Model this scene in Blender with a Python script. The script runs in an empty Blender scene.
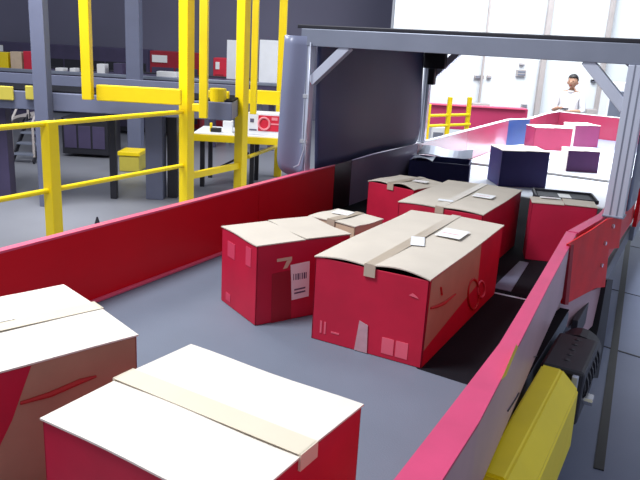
import bpy, bmesh, math, random
from mathutils import Vector, Matrix
random.seed(7)
S = bpy.context.scene
COL = S.collection
PI = math.pi

# ------------------------------------------------------------------ camera
F_PX = 696.0
def nrm(v): return Vector(v).normalized()
IY = nrm((400, -175, F_PX))
ID = Vector((-138, 2460, F_PX)); ID = (ID - ID.dot(IY) * IY).normalized()
IZ = -ID
IX = IY.cross(IZ)
if IX.x < 0: IX = -IX
RW = Matrix((IX, IY, IZ))                  # image axes (right, down, forward) -> world
EYE = Vector((0, 0, 1))
cam_d = bpy.data.cameras.new('camera'); cam = bpy.data.objects.new('camera', cam_d); COL.objects.link(cam)
m = Matrix.Identity(4)
for r in range(3):
    m[r][0] = RW[r][0]; m[r][1] = -RW[r][1]; m[r][2] = -RW[r][2]
m.translation = EYE
cam.matrix_world = m
cam_d.sensor_width = 36; cam_d.lens = 36 * F_PX / 640; cam_d.clip_start = 0.02; cam_d.clip_end = 200
S.camera = cam

YAW = math.atan2(0.456, 0.847)             # the machine lines across the hall run at this angle
FW = Vector((-math.sin(YAW), math.cos(YAW), 0)); RT = Vector((math.cos(YAW), math.sin(YAW), 0))
def ray(px, py): return RW @ Vector((px - 320, py - 240, F_PX))
def G(px, py, d):                          # point at horizontal distance d into the hall
    r = ray(px, py); return EYE + r * (d / r.dot(FW))
def HX(px, py, x):
    r = ray(px, py); return EYE + r * (x / r.x)
def HZ(px, py, z):
    r = ray(px, py); return EYE + r * ((z - 1) / r.z)

# ------------------------------------------------------------------ materials
def lin(c):
    return tuple((v / 255 / 12.92 if v / 255 <= .04045 else ((v / 255 + .055) / 1.055) ** 2.4) for v in c) + (1,)
def mat(name, c, rough=.6, metal=0., var=.12, scale=6., bump=0., bscale=60., c2=None, spec=.5, coat=0., stretch=None):
    M = bpy.data.materials.new(name); M.use_nodes = True
    nt = M.node_tree; b = nt.nodes['Principled BSDF']
    b.inputs['Roughness'].default_value = rough; b.inputs['Metallic'].default_value = metal
    b.inputs['Specular IOR Level'].default_value = spec
    if coat: b.inputs['Coat Weight'].default_value = coat; b.inputs['Coat Roughness'].default_value = .15
    tc = nt.nodes.new('ShaderNodeTexCoord')
    src = tc.outputs['Object']
    if stretch:
        mp = nt.nodes.new('ShaderNodeMapping'); mp.inputs['Scale'].default_value = stretch
        nt.links.new(src, mp.inputs['Vector']); src = mp.outputs['Vector']
    nz = nt.nodes.new('ShaderNodeTexNoise'); nz.inputs['Scale'].default_value = scale; nz.inputs['Detail'].default_value = 5
    nt.links.new(src, nz.inputs['Vector'])
    cr = nt.nodes.new('ShaderNodeValToRGB')
    a = lin(c); d = lin(c2) if c2 else tuple(v * (1 - var) for v in a[:3]) + (1,)
    e = tuple(min(1, v * (1 + var)) for v in a[:3]) + (1,)
    cr.color_ramp.elements[0].position = .32; cr.color_ramp.elements[0].color = d
    cr.color_ramp.elements[1].position = .68; cr.color_ramp.elements[1].color = e
    nt.links.new(nz.outputs['Fac'], cr.inputs['Fac']); nt.links.new(cr.outputs['Color'], b.inputs['Base Color'])
    if bump:
        n2 = nt.nodes.new('ShaderNodeTexNoise'); n2.inputs['Scale'].default_value = bscale; n2.inputs['Detail'].default_value = 3
        nt.links.new(src, n2.inputs['Vector'])
        bp = nt.nodes.new('ShaderNodeBump'); bp.inputs['Strength'].default_value = bump; bp.inputs['Distance'].default_value = .004
        nt.links.new(n2.outputs['Fac'], bp.inputs['Height']); nt.links.new(bp.outputs['Normal'], b.inputs['Normal'])
    return M
M = dict(
    kraft=mat('kraft', (205, 182, 156), .8, var=.06, scale=9, bump=.15, bscale=40, stretch=(1, 1, 1)),
    kraftshade=mat('kraft_print_shaded', (172, 136, 112), .8, var=.06, scale=9, bump=.12, bscale=30),  # kraft darkened: shade on the right-hand sides put into the colour
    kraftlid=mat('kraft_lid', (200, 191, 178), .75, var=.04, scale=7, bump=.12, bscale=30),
    kraftlit=mat('kraft_lid_lit', (222, 215, 206), .75, var=.04, scale=7, bump=.12, bscale=30),  # lid kraft paled to paint in the stronger light
    kraftin=mat('kraft_inside', (150, 118, 88), .85, var=.08, scale=12),
    red=mat('carton_red', (186, 18, 56), .55, var=.09, scale=8, bump=.08, bscale=25),
    redtunnel=mat('carton_crimson', (176, 20, 62), .6, var=.08),
    reddeep=mat('carton_red_deep', (150, 18, 40), .6, var=.1, scale=8),
    redmark=mat('carton_red_mark', (178, 34, 36), .6, var=.05),
    pinkmark=mat('pink_mark', (222, 96, 118), .6, var=.05),
    maroon=mat('carton_maroon', (112, 40, 84), .6, var=.08),
    navy=mat('carton_navy', (44, 46, 104), .6, var=.08, scale=5),
    label=mat('label_white', (236, 236, 236), .4, var=.02),
    ink=mat('label_ink', (92, 88, 112), .6, var=.03),
    tapeclear=mat('tape_clear', (186, 172, 154), .3, var=.04, spec=.7),
    tapeyellow=mat('tape_yellow', (220, 209, 188), .3, var=.03),
    taperoll=mat('tape_film', (190, 150, 160), .15, var=.08, scale=30, spec=.7),
    wallred=mat('panel_red', (216, 3, 28), .45, var=.06, scale=2.5, spec=.3),
    wallshade=mat('panel_red_shaded', (44, 14, 24), .2, var=.08, scale=3, spec=.6),
    wallspill=mat('panel_red_light_spill', (132, 122, 148), .3, var=.08, scale=3, spec=.5),
    patch=mat('carton_patch', (206, 62, 94), .6, var=.05),
    wallfar=mat('panel_red_hazed', (150, 42, 72), .35, var=.06, scale=2.5, spec=.5, coat=.8),  # panel red dulled towards pink, distant haze put into the colour
    purplecarton=mat('carton_purple', (66, 34, 84), .6, var=.06),
    farcarton=mat('carton_red_hazed', (150, 44, 80), .6, var=.06),  # carton red with the far haze painted in
    wallrim=mat('panel_rim', (232, 96, 128), .35, var=.06, scale=5),  # flange glare painted in as a lighter red
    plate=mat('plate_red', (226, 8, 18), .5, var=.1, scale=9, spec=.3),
    railout=mat('rail_outer', (184, 150, 162), .4, var=.08, scale=4, spec=.5),  # grey-pink tone carries the glare on the red sheet
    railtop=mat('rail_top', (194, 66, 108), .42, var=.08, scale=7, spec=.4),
    wallblue=mat('panel_blue', (26, 62, 122), .4, var=.06),
    belt=mat('belt_grey', (105, 114, 130), .62, var=.05, scale=3.5, bump=.25, bscale=220),
    beltblack=mat('belt_shaded', (24, 24, 30), .8, spec=.1, var=.15, scale=4, bump=.12, bscale=120),
    beltlit=mat('belt_grey_lit', (176, 182, 192), .5, var=.03, scale=3),  # grey belt whitened, strong bay light put into its colour
    steel=mat('steel_grey', (128, 134, 150), .4, .35, var=.06, scale=5),
    alu=mat('aluminium', (196, 202, 218), .32, .35, var=.05, scale=8, stretch=(1, 1, .15)),
    darksteel=mat('dark_steel', (40, 40, 48), .45, .3, var=.12),
    black=mat('black_rubber', (20, 20, 24), .5, var=.2),
    bolt=mat('bolt', (215, 215, 220), .25, .8, var=.05),
    yellow=mat('paint_yellow', (238, 208, 8), .38, var=.04, scale=4),
    yellowcov=mat('cover_yellow', (246, 222, 18), .42, var=.05, scale=6, bump=.05, bscale=40),
    yellowdull=mat('paint_yellow_dull', (190, 176, 70), .5, var=.06),
    bluegrey=mat('paint_bluegrey', (98, 103, 126), .5, var=.05, scale=3),
    purple=mat('machine_purple', (66, 58, 88), .5, var=.15, scale=3),
    vinyl=mat('curtain_vinyl', (66, 74, 112), .55, var=.07, scale=2.2, bump=.12, bscale=5),
    vinylpale=mat('curtain_vinyl_pale', (120, 126, 152), .35, var=.06, scale=3, bump=.12, bscale=6),
    floor=mat('floor_paint', (124, 126, 134), .38, var=.1, scale=.7, bump=.05, bscale=8),
    deck=mat('deck_plate', (108, 116, 142), .45, var=.07, scale=1.6, bump=.06, bscale=25),
    wallwhite=mat('wall_white', (226, 232, 236), .7, var=.03, scale=.6),
    wallgrey=mat('wall_grey', (104, 102, 122), .7, var=.06, scale=.5),
    colpale=mat('column_pale', (176, 168, 166), .6, var=.05),
    whitepl=mat('white_plastic', (230, 232, 236), .4, var=.03),
    banner=mat('banner_red', (206, 30, 58), .5, var=.06),
    bannerpink=mat('banner_pink', (236, 140, 150), .5, var=.05),
    farred=mat('far_red', (176, 48, 90), .5, var=.08, scale=1.5),
    skin=mat('skin', (196, 150, 124), .55, var=.05), hair=mat('hair', (30, 26, 28), .6, var=.2, scale=60),
    shirt=mat('shirt_white', (236, 236, 240), .8, var=.03, scale=8, bump=.2, bscale=14),
    trousers=mat('trousers', (150, 150, 166), .8, var=.06), eye=mat('eye_dark', (20, 18, 18), .2),
)

# ------------------------------------------------------------------ mesh helpers
class MB:
    def __init__(s): s.bm = bmesh.new(); s.mats = []
    def mi(s, mname):
        if mname not in s.mats: s.mats.append(mname)
        return s.mats.index(mname)
    def add(s, verts, faces, mt, M4=None):
        vs = [s.bm.verts.new((M4 @ Vector(v)) if M4 else Vector(v)) for v in verts]
        i = s.mi(mt); out = []
        for f in faces:
            try:
                fc = s.bm.faces.new([vs[k] for k in f]); fc.material_index = i; out.append(fc)
            except ValueError: pass
        return out
    def box(s, a, b, mt, bev=0., M4=None):
        t = bmesh.new(); bmesh.ops.create_cube(t, size=1)
        a = Vector(a); b = Vector(b); c = (a + b) / 2; d = b - a
        for v in t.verts: v.co = Vector((v.co.x * abs(d.x), v.co.y * abs(d.y), v.co.z * abs(d.z))) + c
        if bev: bmesh.ops.bevel(t, geom=t.edges[:], offset=bev, segments=2, affect='EDGES', profile=.5)
        s.join(t, mt, M4); return s
    def join(s, t, mt, M4=None):
        t.verts.ensure_lookup_table(); t.verts.index_update()
        s.add([v.co.copy() for v in t.verts], [[v.index for v in f.verts] for f in t.faces], mt, M4); t.free()
    def tube(s, pts, r, mt, n=12, cap=True, M4=None):
        pts = [Vector(p) for p in pts]; rs = r if isinstance(r, (list, tuple)) else [r] * len(pts)
        verts = []; faces = []; up = None
        for i, p in enumerate(pts):
            t = (pts[min(i + 1, len(pts) - 1)] - pts[max(i - 1, 0)]).normalized()
            if up is None: up = Vector((0, 0, 1)) if abs(t.z) < .9 else Vector((1, 0, 0))
            x = t.cross(up).normalized(); up = x.cross(t).normalized()
            for k in range(n):
                a = 2 * PI * k / n; verts.append(p + (x * math.cos(a) + up * math.sin(a)) * rs[i])
        for i in range(len(pts) - 1):
            for k in range(n):
                faces.append((i * n + k, i * n + (k + 1) % n, (i + 1) * n + (k + 1) % n, (i + 1) * n + k))
        if cap: faces += [tuple(range(n))[::-1], tuple((len(pts) - 1) * n + k for k in range(n))]
        s.add(verts, faces, mt, M4); return s
    def bar(s, a, b, w, h, mt, bev=.002, up=(0, 0, 1)):       # rectangular bar from a to b
        a = Vector(a); b = Vector(b); t = (b - a); L = t.length; t.normalize(); up = Vector(up)
        if abs(t.dot(up)) > .95: up = Vector((0, 1, 0))
        x = t.cross(up).normalized(); u = x.cross(t).normalized()
        R = Matrix((x, t, u)).transposed().to_4x4(); R.translation = a
        return s.box((-w / 2, 0, -h / 2), (w / 2, L, h / 2), mt, bev, R)
    def prism(s, poly, h0, h1, mt, M4=None):                  # polygon in xy, extruded in z
        n = len(poly); v = [(p[0], p[1], h0) for p in poly] + [(p[0], p[1], h1) for p in poly]
        f = [tuple(range(n))[::-1], tuple(range(n, 2 * n))] + [(k, (k + 1) % n, n + (k + 1) % n, n + k) for k in range(n)]
        s.add(v, f, mt, M4); return s
    def islands(s):
        seen = set(); out = []
        for v in s.bm.verts:
            if v in seen: continue
            st = [v]; isl = []; seen.add(v)
            while st:
                w = st.pop(); isl.append(w)
                for e in w.link_edges:
                    o = e.other_vert(w)
                    if o not in seen: seen.add(o); st.append(o)
            out.append(isl)
        return out
    def build_each(s, name, parent=None, smooth=False):       # one object per separate piece
        res = []
        for isl in s.islands():
            n = MB(); ix = {v: k for k, v in enumerate(isl)}; fs = {f for v in isl for f in v.link_faces}
            for mi in {f.material_index for f in fs}:
                n.mi(s.mats[mi])
            vs = [n.bm.verts.new(v.co) for v in isl]
            for f in fs:
                fc = n.bm.faces.new([vs[ix[v]] for v in f.verts]); fc.material_index = n.mi(s.mats[f.material_index])
            res.append(n.build(name, parent, smooth))
        s.bm.free(); return res
    def build(s, name, parent=None, smooth=False, loc=None, rz=0.):
        bmesh.ops.recalc_face_normals(s.bm, faces=s.bm.faces[:])
        me = bpy.data.meshes.new(name); s.bm.to_mesh(me); s.bm.free()
        for mn in s.mats: me.materials.append(M[mn])
        if smooth:
            for p in me.polygons: p.use_smooth = True
        o = bpy.data.objects.new(name, me); COL.objects.link(o)
        if parent: o.parent = parent
        if loc is not None: o.location = loc
        o.rotation_euler.z = rz
        return o
def tag(o, label, cat, group=None):
    o['label'] = label; o['category'] = cat
    if group: o['group'] = group
    return o
def thing(name, label, cat, loc=(0, 0, 0), rz=0., group=None):
    o = bpy.data.objects.new(name, None); COL.objects.link(o); o.empty_display_size = .1
    o.location = loc; o.rotation_euler.z = rz
    return tag(o, label, cat, group)
def struct(o): o['kind'] = 'structure'; return o
def recenter(o):                                              # put a single-mesh thing's origin at its base
    vs = [v.co for v in o.data.vertices]
    c = Vector(((min(v.x for v in vs) + max(v.x for v in vs)) / 2, (min(v.y for v in vs) + max(v.y for v in vs)) / 2, min(v.z for v in vs)))
    o.data.transform(Matrix.Translation(-c)); o.location = o.location + c
    return o
def frame(o, d):                                              # matrix of a hall-line frame with origin on o
    R = Matrix.Rotation(YAW, 4, 'Z'); R.translation = o; return R
FLOOR = -1.0

# ------------------------------------------------------------------ setting
b = MB(); b.box((-22, -3, FLOOR - .2), (8, 22, FLOOR), 'floor'); struct(b.build('floor'))
b = MB(); b.box((-1.05, .2, FLOOR), (2.2, 9.4, FLOOR + .012), 'deck'); struct(b.build('trim_1'))
b = MB()
b.bar((-.17, 3.4, FLOOR + .014), (-.62, 9.3, FLOOR + .014), .05, .008, 'black', 0)
for yy, w in ((5.075, .016), (6.46, .008), (8.2, .008)):
    b.bar((-1.0, yy + .12, FLOOR + .013), (2.1, yy - .5, FLOOR + .013), w, .006, 'darksteel', 0)
struct(b.build('trim_2'))
# far bright wall and the darker wall behind the machines
def wall(name, p0, p1, z1, mt, th=.15):
    b = MB(); b.bar((p0[0], p0[1], (FLOOR + z1) / 2), (p1[0], p1[1], (FLOOR + z1) / 2), th, z1 - FLOOR, mt, 0)
    return struct(b.build(name))
WB = 15.5                                    # distance of the back wall
pA = EYE + FW * WB + RT * 1.3; pB = EYE + FW * WB + RT * 12
wall('wall_back', pA, pB, 5, 'wallwhite')
pC = EYE + FW * (WB + 3.2) + RT * -16; pD = EYE + FW * (WB + 3.2) + RT * 1.5
wall('wall_left', pC, pD, 5, 'wallgrey')
def vstrip(name, px0, px1, top, bot, d, mt, th=.12):
    c = G((px0 + px1) / 2, (top + bot) / 2, d); w = (G(px1, bot, d) - G(px0, bot, d)).dot(RT)
    b = MB(); b.box((-w / 2, -th / 2, 0), (w / 2, th / 2, 5 - FLOOR), mt, .01)
    return struct(b.build(name, loc=(c.x, c.y, FLOOR), rz=YAW))
vstrip('trim_3', 537.5, 542.5, 62, 108, WB - .25, 'colpale')
vstrip('trim_4', 596.5, 600.5, 78, 112, WB - .25, 'colpale')
vstrip('trim_5', 480, 482, 62, 105, WB - .2, 'colpale', .06)

# ------------------------------------------------------------------ generic box laid along the hall lines
def hb(px0, py0, px1, py1, d, th, mt, bev=.01, mb=None):
    xm = (px0 + px1) / 2; ym = (py0 + py1) / 2
    a = G(px0, ym, d); c = G(px1, ym, d); t = G(xm, py0, d); bt = G(xm, py1, d)
    cen = G(xm, ym, d); w = (c - a).dot(RT)
    R = Matrix.Rotation(YAW, 4, 'Z'); R.translation = Vector((cen.x, cen.y, 0))
    mb = mb or MB(); mb.box((-w / 2, 0, bt.z), (w / 2, th, t.z), mt, bev, R)
    return mb
def post(mb, px, d, z0, z1, w, mt, py=120, bev=.006):
    c = G(px, py, d); R = Matrix.Rotation(YAW, 4, 'Z'); R.translation = Vector((c.x, c.y, 0))
    mb.box((-w / 2, -w / 2, z0), (w / 2, w / 2, z1), mt, bev, R); return mb

# ------------------------------------------------------------------ the conveyor line
XL, XR = -1.93, -.37          # inside faces of the side walls
WT = .29
def belt_mesh(x0, x1, y0, y1, mt, th=.07, n=10):
    b = MB(); prof = [(y0 + th / 2, 0), (y1 - th / 2, 0)]
    prof += [(y1 - th / 2 + math.sin(a) * th / 2, -th / 2 + math.cos(a) * th / 2) for a in [PI * k / n for k in range(1, n)]]
    prof += [(y1 - th / 2, -th), (y0 + th / 2, -th)]
    prof += [(y0 + th / 2 - math.sin(a) * th / 2, -th / 2 - math.cos(a) * th / 2) for a in [PI * k / n for k in range(1, n)]]
    k = len(prof); v = [(x0, p[0], p[1]) for p in prof] + [(x1, p[0], p[1]) for p in prof]
    f = [tuple(range(k)), tuple(range(k, 2 * k))[::-1]] + [(i, (i + 1) % k, k + (i + 1) % k, k + i) for i in range(k)]
    b.add(v, f, mt); return b
def roller(b, y, z=-.11, r=.03): b.tube([(XL + .03, y, z), (XR - .1, y, z)], r, 'alu', 14)
def leg(parent, x, y, z1=-.18, w=.07):
    b = MB(); b.box((x - w / 2, y - w / 2, FLOOR + .02), (x + w / 2, y + w / 2, z1), 'darksteel', .004)
    b.box((x - .07, y - .07, FLOOR + .012), (x + .07, y + .07, FLOOR + .024), 'darksteel', .002)
    return b.build('leg', parent)
def side(parent, pts, z0=-.1, z1=WT, th=.025, mt='wallred', rim='wallrim', rw=.03, out=-1, name='side_wall'):
    b = MB(); r = MB()
    for p, q in zip(pts[:-1], pts[1:]):
        a = Vector((p[0], p[1], 0)); c = Vector((q[0], q[1], 0)); t = (c - a).normalized(); nn = Vector((-t.y, t.x, 0)) * out
        if out < 0: nn = -nn
        quad = [a, c, c + nn * th, a + nn * th]
        b.prism([(v.x, v.y) for v in quad], z0, z1 - .004, mt)
        quad = [a - nn * .002, c - nn * .002, c + nn * rw, a + nn * rw]
        r.prism([(v.x, v.y) for v in quad], z1 - .004, z1 + .004, rim)
    o = b.build(name, parent); r.build('top_rim', o); return o

cv = thing('belt_conveyor', 'wide grey belt conveyor in the foreground carrying the nearest open red and kraft cartons', 'conveyor', (0, 0, FLOOR))
def P(o): o.location.z -= FLOOR; return o      # parts are modelled with the belt surface at z = 0
def fin(root):
    for ch in root.children: ch.location.z -= FLOOR
B1a, B1b = -.4, 2.86
belt_mesh(XL + .004, -.36, B1a, B1b, 'belt').build('belt', cv)
side(cv, [(XL, B1a), (XL, 2.9)], name='side_wall')
# slim pale folded strip where the belt meets the left wall
b = MB(); b.box((XL + .0005, B1a, .001), (XL + .02, 2.62, .012), 'wallrim', .002); b.build('edge_strip', cv)
# right guard rail: inner pink-topped cap, pale outer sheet
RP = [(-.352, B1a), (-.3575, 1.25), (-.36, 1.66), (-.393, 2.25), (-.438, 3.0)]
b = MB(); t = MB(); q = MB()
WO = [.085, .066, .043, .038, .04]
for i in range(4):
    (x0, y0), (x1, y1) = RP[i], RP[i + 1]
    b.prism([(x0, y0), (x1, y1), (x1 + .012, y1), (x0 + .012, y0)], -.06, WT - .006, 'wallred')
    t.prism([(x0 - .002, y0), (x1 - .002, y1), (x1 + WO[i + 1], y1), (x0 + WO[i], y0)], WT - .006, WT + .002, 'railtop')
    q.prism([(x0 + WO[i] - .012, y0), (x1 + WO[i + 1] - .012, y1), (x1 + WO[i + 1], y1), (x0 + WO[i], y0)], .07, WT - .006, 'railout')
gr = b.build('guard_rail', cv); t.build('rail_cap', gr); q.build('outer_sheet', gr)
# scuff scratches and a yellow strip on the outer sheet
def out_pt(px, py, off=.002):
    for i in range(4):
        p0 = Vector((RP[i][0] + WO[i] + off, RP[i][1], 0)); p1 = Vector((RP[i + 1][0] + WO[i + 1] + off, RP[i + 1][1], 0))
        n = Vector((p1.y - p0.y, p0.x - p1.x, 0)); r = ray(px, py); tt = (p0 - EYE).dot(n) / r.dot(n); h = EYE + r * tt
        if p0.y <= h.y <= p1.y or i == 3: return h
b = MB(); b.tube([out_pt(*p) for p in ((508, 411), (512, 405), (517, 397), (519, 393))], .002, 'darksteel', 6)
b.tube([out_pt(*p) for p in ((534, 357), (537, 356))], .0015, 'darksteel', 6)
b.build_each('scratch', gr)
b = MB(); p = [out_pt(*v, .003) for v in ((501, 380), (506, 376), (518, 347), (516.5, 344))]
b.add(p, [(0, 1, 2, 3)], 'yellow'); ys = b.build('yellow_strip', gr)
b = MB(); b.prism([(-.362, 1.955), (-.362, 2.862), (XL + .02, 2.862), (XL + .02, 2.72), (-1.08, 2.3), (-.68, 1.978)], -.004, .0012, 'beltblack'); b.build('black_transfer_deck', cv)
# bed frame, rollers, legs
b = MB()
b.box((XL - .03, B1a, -.2), (XL + .0, B1b, -.1), 'steel', .004); b.box((-.36, B1a, -.2), (-.335, 2.84, -.085), 'darksteel', .004)
for yy in (0, .9, 1.8, 2.7): b.box((XL, yy, -.19), (-.36, yy + .05, -.13), 'steel', .003)
b.build_each('frame_beam', cv)
b = MB()
for yy in (B1a + .05, B1b - .05): roller(b, yy, -.035, .026)
b.build_each('end_roller', cv, smooth=True)
for xx in (XL + .03, -.62):
    for yy in (.3, 2.55): leg(cv, xx, yy)
# yellow drive guard with chamfered outer edge
yg = thing('drive_guard', '', '')
b = MB(); Y0, Y1 = 1.45, 2.14
prof = [(-.325, -.2), (-.325, .055), (-.262, .055), (-.205, .0), (-.2, -.2)]
R = Matrix(((1, 0, 0, 0), (0, 0, -1, 0), (0, 1, 0, 0), (0, 0, 0, 1)))
b.prism(prof, -Y1, -Y0, 'yellowcov', R)
bmesh.ops.bevel(b.bm, geom=b.bm.edges[:], offset=.006, segments=2, affect='EDGES')
bpy.data.objects.remove(yg); b.build('drive_guard', cv)
# motor and gearbox under the rail
b = MB(); b.box((-.34, 2.2, -.16), (-.2, 2.52, .03), 'darksteel', .012)
b.tube([(-.27, 2.24, -.05), (-.27, 2.62, -.05)], .075, 'darksteel', 20)
for k in range(6): b.tube([(-.27, 2.27 + k * .05, -.05), (-.27, 2.285 + k * .05, -.05)], .082, 'darksteel', 20)
dm = b.build('drive_motor', cv)
b = MB(); b.box((-.235, 2.18, -.14), (-.215, 2.2, .02), 'alu', .003); b.build('mounting_plate', dm); MB().tube([(-.2, 2.3, -.1), (-.17, 2.3, -.1)], .02, 'bolt', 12).build('shaft_end', dm)
fin(cv)

# tunnel conveyor (roof shadow put into its black belt colour)
tv = thing('belt_conveyor', 'shadow-dark belt conveyor running under the grey curtain tunnel', 'conveyor', (0, 0, FLOOR))
belt_mesh(XL + .004, -.42, 2.9, 5.08, 'beltblack').build('belt', tv)
side(tv, [(XL, 2.905), (XL, 3.72)])
side(tv, [(XL, 3.955), (XL, 5.09)], mt='wallspill', rim='wallspill', name='side_wall_lit')  # red wall with spilling bay light painted as grey-violet
side(tv, [(XL, 3.725), (XL, 3.95)], mt='wallshade', rim='wallshade', name='side_wall_shaded')  # stretch of red wall with tunnel shade painted as a dark colour
b = MB(); b.box((-1.9, 2.865, -.03), (-.47, 2.897, -.004), 'alu', .003); b.build('transfer_bar', tv)
b = MB(); b.prism([(-.70, 2.93), (-.62, 2.93), (-.655, 3.42), (-.70, 3.42)], .0005, .003, 'bluegrey'); b.build('guide_strip', tv)
b = MB(); t = MB()
R2 = [(-.432, 3.0), (-.372, 3.45), (-.345, 5.09)]
for i in range(2):
    (x0, y0), (x1, y1) = R2[i], R2[i + 1]
    b.prism([(x0, y0), (x1, y1), (x1 + .012, y1), (x0 + .012, y0)], -.06, WT - .004, 'wallred')
    t.prism([(x0 - .002, y0), (x1 - .002, y1), (x1 + .04, y1), (x0 + .04, y0)], WT - .004, WT + .005, 'railtop')
g2 = b.build('guard_rail', tv); t.build('rail_cap', g2)
pa = Vector((-.395, 2.72, 0)); pb = Vector((-.275, 3.55, 0)); pdir = (pb - pa).normalized(); pn = Vector((pdir.y, -pdir.x, 0))
def on_plate(px, py, off=0.):
    r_ = ray(px, py); o_ = pa + pn * off; t_ = (o_ - EYE).dot(pn) / r_.dot(pn); h_ = EYE + r_ * t_ - o_; return (h_.dot(pdir), h_.z)
def plate_prism(pxs, t0, t1, mt, mb):
    PM = Matrix(((pdir.x, 0, pn.x, pa.x), (pdir.y, 0, pn.y, pa.y), (0, 1, 0, 0), (0, 0, 0, 1)))
    mb.prism([on_plate(*p) for p in pxs], t0, t1, mt, PM); return mb
b = plate_prism([(568, 244), (590, 231), (608, 219), (622, 217), (619, 248), (609, 249), (605, 287), (596, 288), (566, 304), (562, 304)], -.006, 0, 'plate', MB())
plate_prism([(568, 244), (571, 244), (565.5, 304), (562, 304)], -.004, .012, 'reddeep', b)
jp = b.build('joint_plate', tv)
b = MB()
for px, py in ((604, 243), (600.5, 265), (563.5, 297), (612, 226)):
    h = on_plate(px, py); c = pa + pdir * h[0] + Vector((0, 0, h[1])) + pn * .0005
    b.tube([c, c + pn * .01], .010, 'bolt', 10)
b.build_each('bolt', jp)
plate_prism([(562, 306), (606, 288), (597, 327), (592, 332), (560, 326)], -.03, -.022, 'railout', MB()).build('lower_skirt', tv)
plate_prism([(607, 280), (613, 280), (604, 345), (598, 378), (585, 378), (594, 345), (598, 330)], -.05, -.0, 'black', MB()).build('support_bracket', tv)
b = MB(); b.box((XL - .03, 2.9, -.2), (XL, 5.08, -.1), 'steel', .004); b.box((-.36, 3.0, -.2), (-.335, 5.08, -.09), 'darksteel', .004)
for yy in (3.0, 4.0, 5.0): b.box((XL, yy, -.19), (-.36, yy + .05, -.13), 'steel', .003)
b.build_each('frame_beam', tv)
for xx in (XL + .03, -.62):
    for yy in (3.1, 4.9): leg(tv, xx, yy)
fin(tv)

# the two far brightly lit conveyors and the turn at the end
fv = thing('belt_conveyor', 'brightly lit short belt conveyor just beyond the curtain tunnel', 'conveyor', (0, 0, FLOOR))
belt_mesh(XL + .004, -.34, 5.12, 6.27, 'beltlit').build('belt', fv)
side(fv, [(XL, 5.095), (XL, 6.36)], mt='wallfar', rim='whitepl')
side(fv, [(-.33, 6.36), (-.33, 5.12)])
b = MB(); b.box((XL + .01, 6.275, -.05), (-.34, 6.365, .0015), 'black', .003); b.box((XL + .01, 5.085, -.05), (-.34, 5.115, -.004), 'darksteel', .003); b.build_each('transfer_bar', fv)
b = MB(); b.box((XL - .03, 5.12, -.2), (XL, 6.33, -.1), 'steel', .004); b.box((-.34, 5.12, -.2), (-.31, 6.33, -.1), 'steel', .004); b.build_each('frame_beam', fv)
for xx in (XL + .03, -.8):
    for yy in (5.3, 6.2): leg(fv, xx, yy)
fin(fv)
wv = thing('belt_conveyor', 'farthest brightly lit belt conveyor with a blue wall panel and red end wall', 'conveyor', (0, 0, FLOOR))
belt_mesh(XL + .004, -.34, 6.37, 8.62, 'beltlit').build('belt', wv)
side(wv, [(XL, 6.365), (XL, 7.84)], mt='wallfar', rim='whitepl')
side(wv, [(-1.79, 8.24), (-1.80, 9.2), (-1.75, 9.75), (-.97, 9.62), (.9, 9.3)], mt='wallfar', rim='whitepl', name='end_wall')
side(wv, [(-1.945, 7.84), (-1.79, 8.24)], mt='wallblue', rim='whitepl', name='blue_panel')
side(wv, [(-.33, 8.6), (-.33, 6.37)])
b = MB(); b.prism([(-1.78, 8.66), (.9, 8.5), (.9, 9.28), (-.97, 9.6), (-1.74, 9.72)], -.03, -.002, 'bluegrey'); b.build('turn_plate', wv)
b = MB(); b.box((-1.325, 7.0, .0005), (-1.31, 7.95, .004), 'darksteel', 0); b.build('dark_line', wv)  # thin dark strip lying along the far belt
b = MB(); b.box((XL - .03, 6.37, -.2), (XL, 8.6, -.1), 'steel', .004); b.box((-.34, 6.37, -.2), (-.31, 8.6, -.1), 'steel', .004)
b.box((-1.7, 8.7, -.12), (.85, 9.25, -.03), 'steel', .004); b.build_each('frame_beam', wv)
for xx in (XL + .03, -.8):
    for yy in (6.6, 8.4): leg(wv, xx, yy)
leg(wv, .8, 8.9, -.12); leg(wv, -1.5, 9.2, -.12)
fin(wv)

# ------------------------------------------------------------------ curtain tunnel
tn = thing('curtain_tunnel', 'grey vinyl curtain tunnel on an aluminium portal frame over the conveyor', 'tunnel', (-1.12, 3.43, FLOOR))
tn_parts = []
def tp(o): o.parent = tn; o.location = Vector(o.location) - Vector(tn.location); tn_parts.append(o); return o
def extr_post(x, y, w, z0=.3, z1=.98, mt='alu'):
    b = MB(); b.box((x - w / 2, y - w / 2, z0), (x + w / 2, y + w / 2, z1), mt, .003)
    for sx in (-1, 1):
        b.box((x + sx * w * .17 - .003, y - w / 2 - .002, z0 + .01), (x + sx * w * .17 + .003, y - w / 2 + .001, z1), 'steel', 0)
    b.box((x - w * .56, y - w * .6, z0), (x + w * .56, y + w * .6, z0 + .006), 'steel', .001)
    return b
PXL, PXR = -1.985, -.305
tp(extr_post(PXL, 3.43, .06, FLOOR + .002).build('portal_post')); tp(extr_post(PXR, 3.43, .085).build('portal_post'))
tp(extr_post(-1.93, 5.17, .05, .2945).build('portal_post')); tp(extr_post(PXR, 5.16, .07).build('portal_post'))
for yy in (3.43, 5.16):
    b = MB(); b.bar((PXL - .03, yy, 1.025), (PXR + .05, yy, 1.025), .07, .09, 'steel', .003); tp(b.build('cross_beam'))
for sx, x0, x1, yy in ((1, PXL + .03, -1.74, 3.43), (-1, PXR - .03, -.53, 3.43), (1, -1.9, -1.7, 5.17), (-1, PXR - .03, -.53, 5.16)):
    if True:
        b = MB(); b.bar((x0, yy, .79), (x1, yy, .99), .05, .05, 'alu', .004, up=(0, 1, 0)); tp(b.build('knee_brace'))
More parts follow.
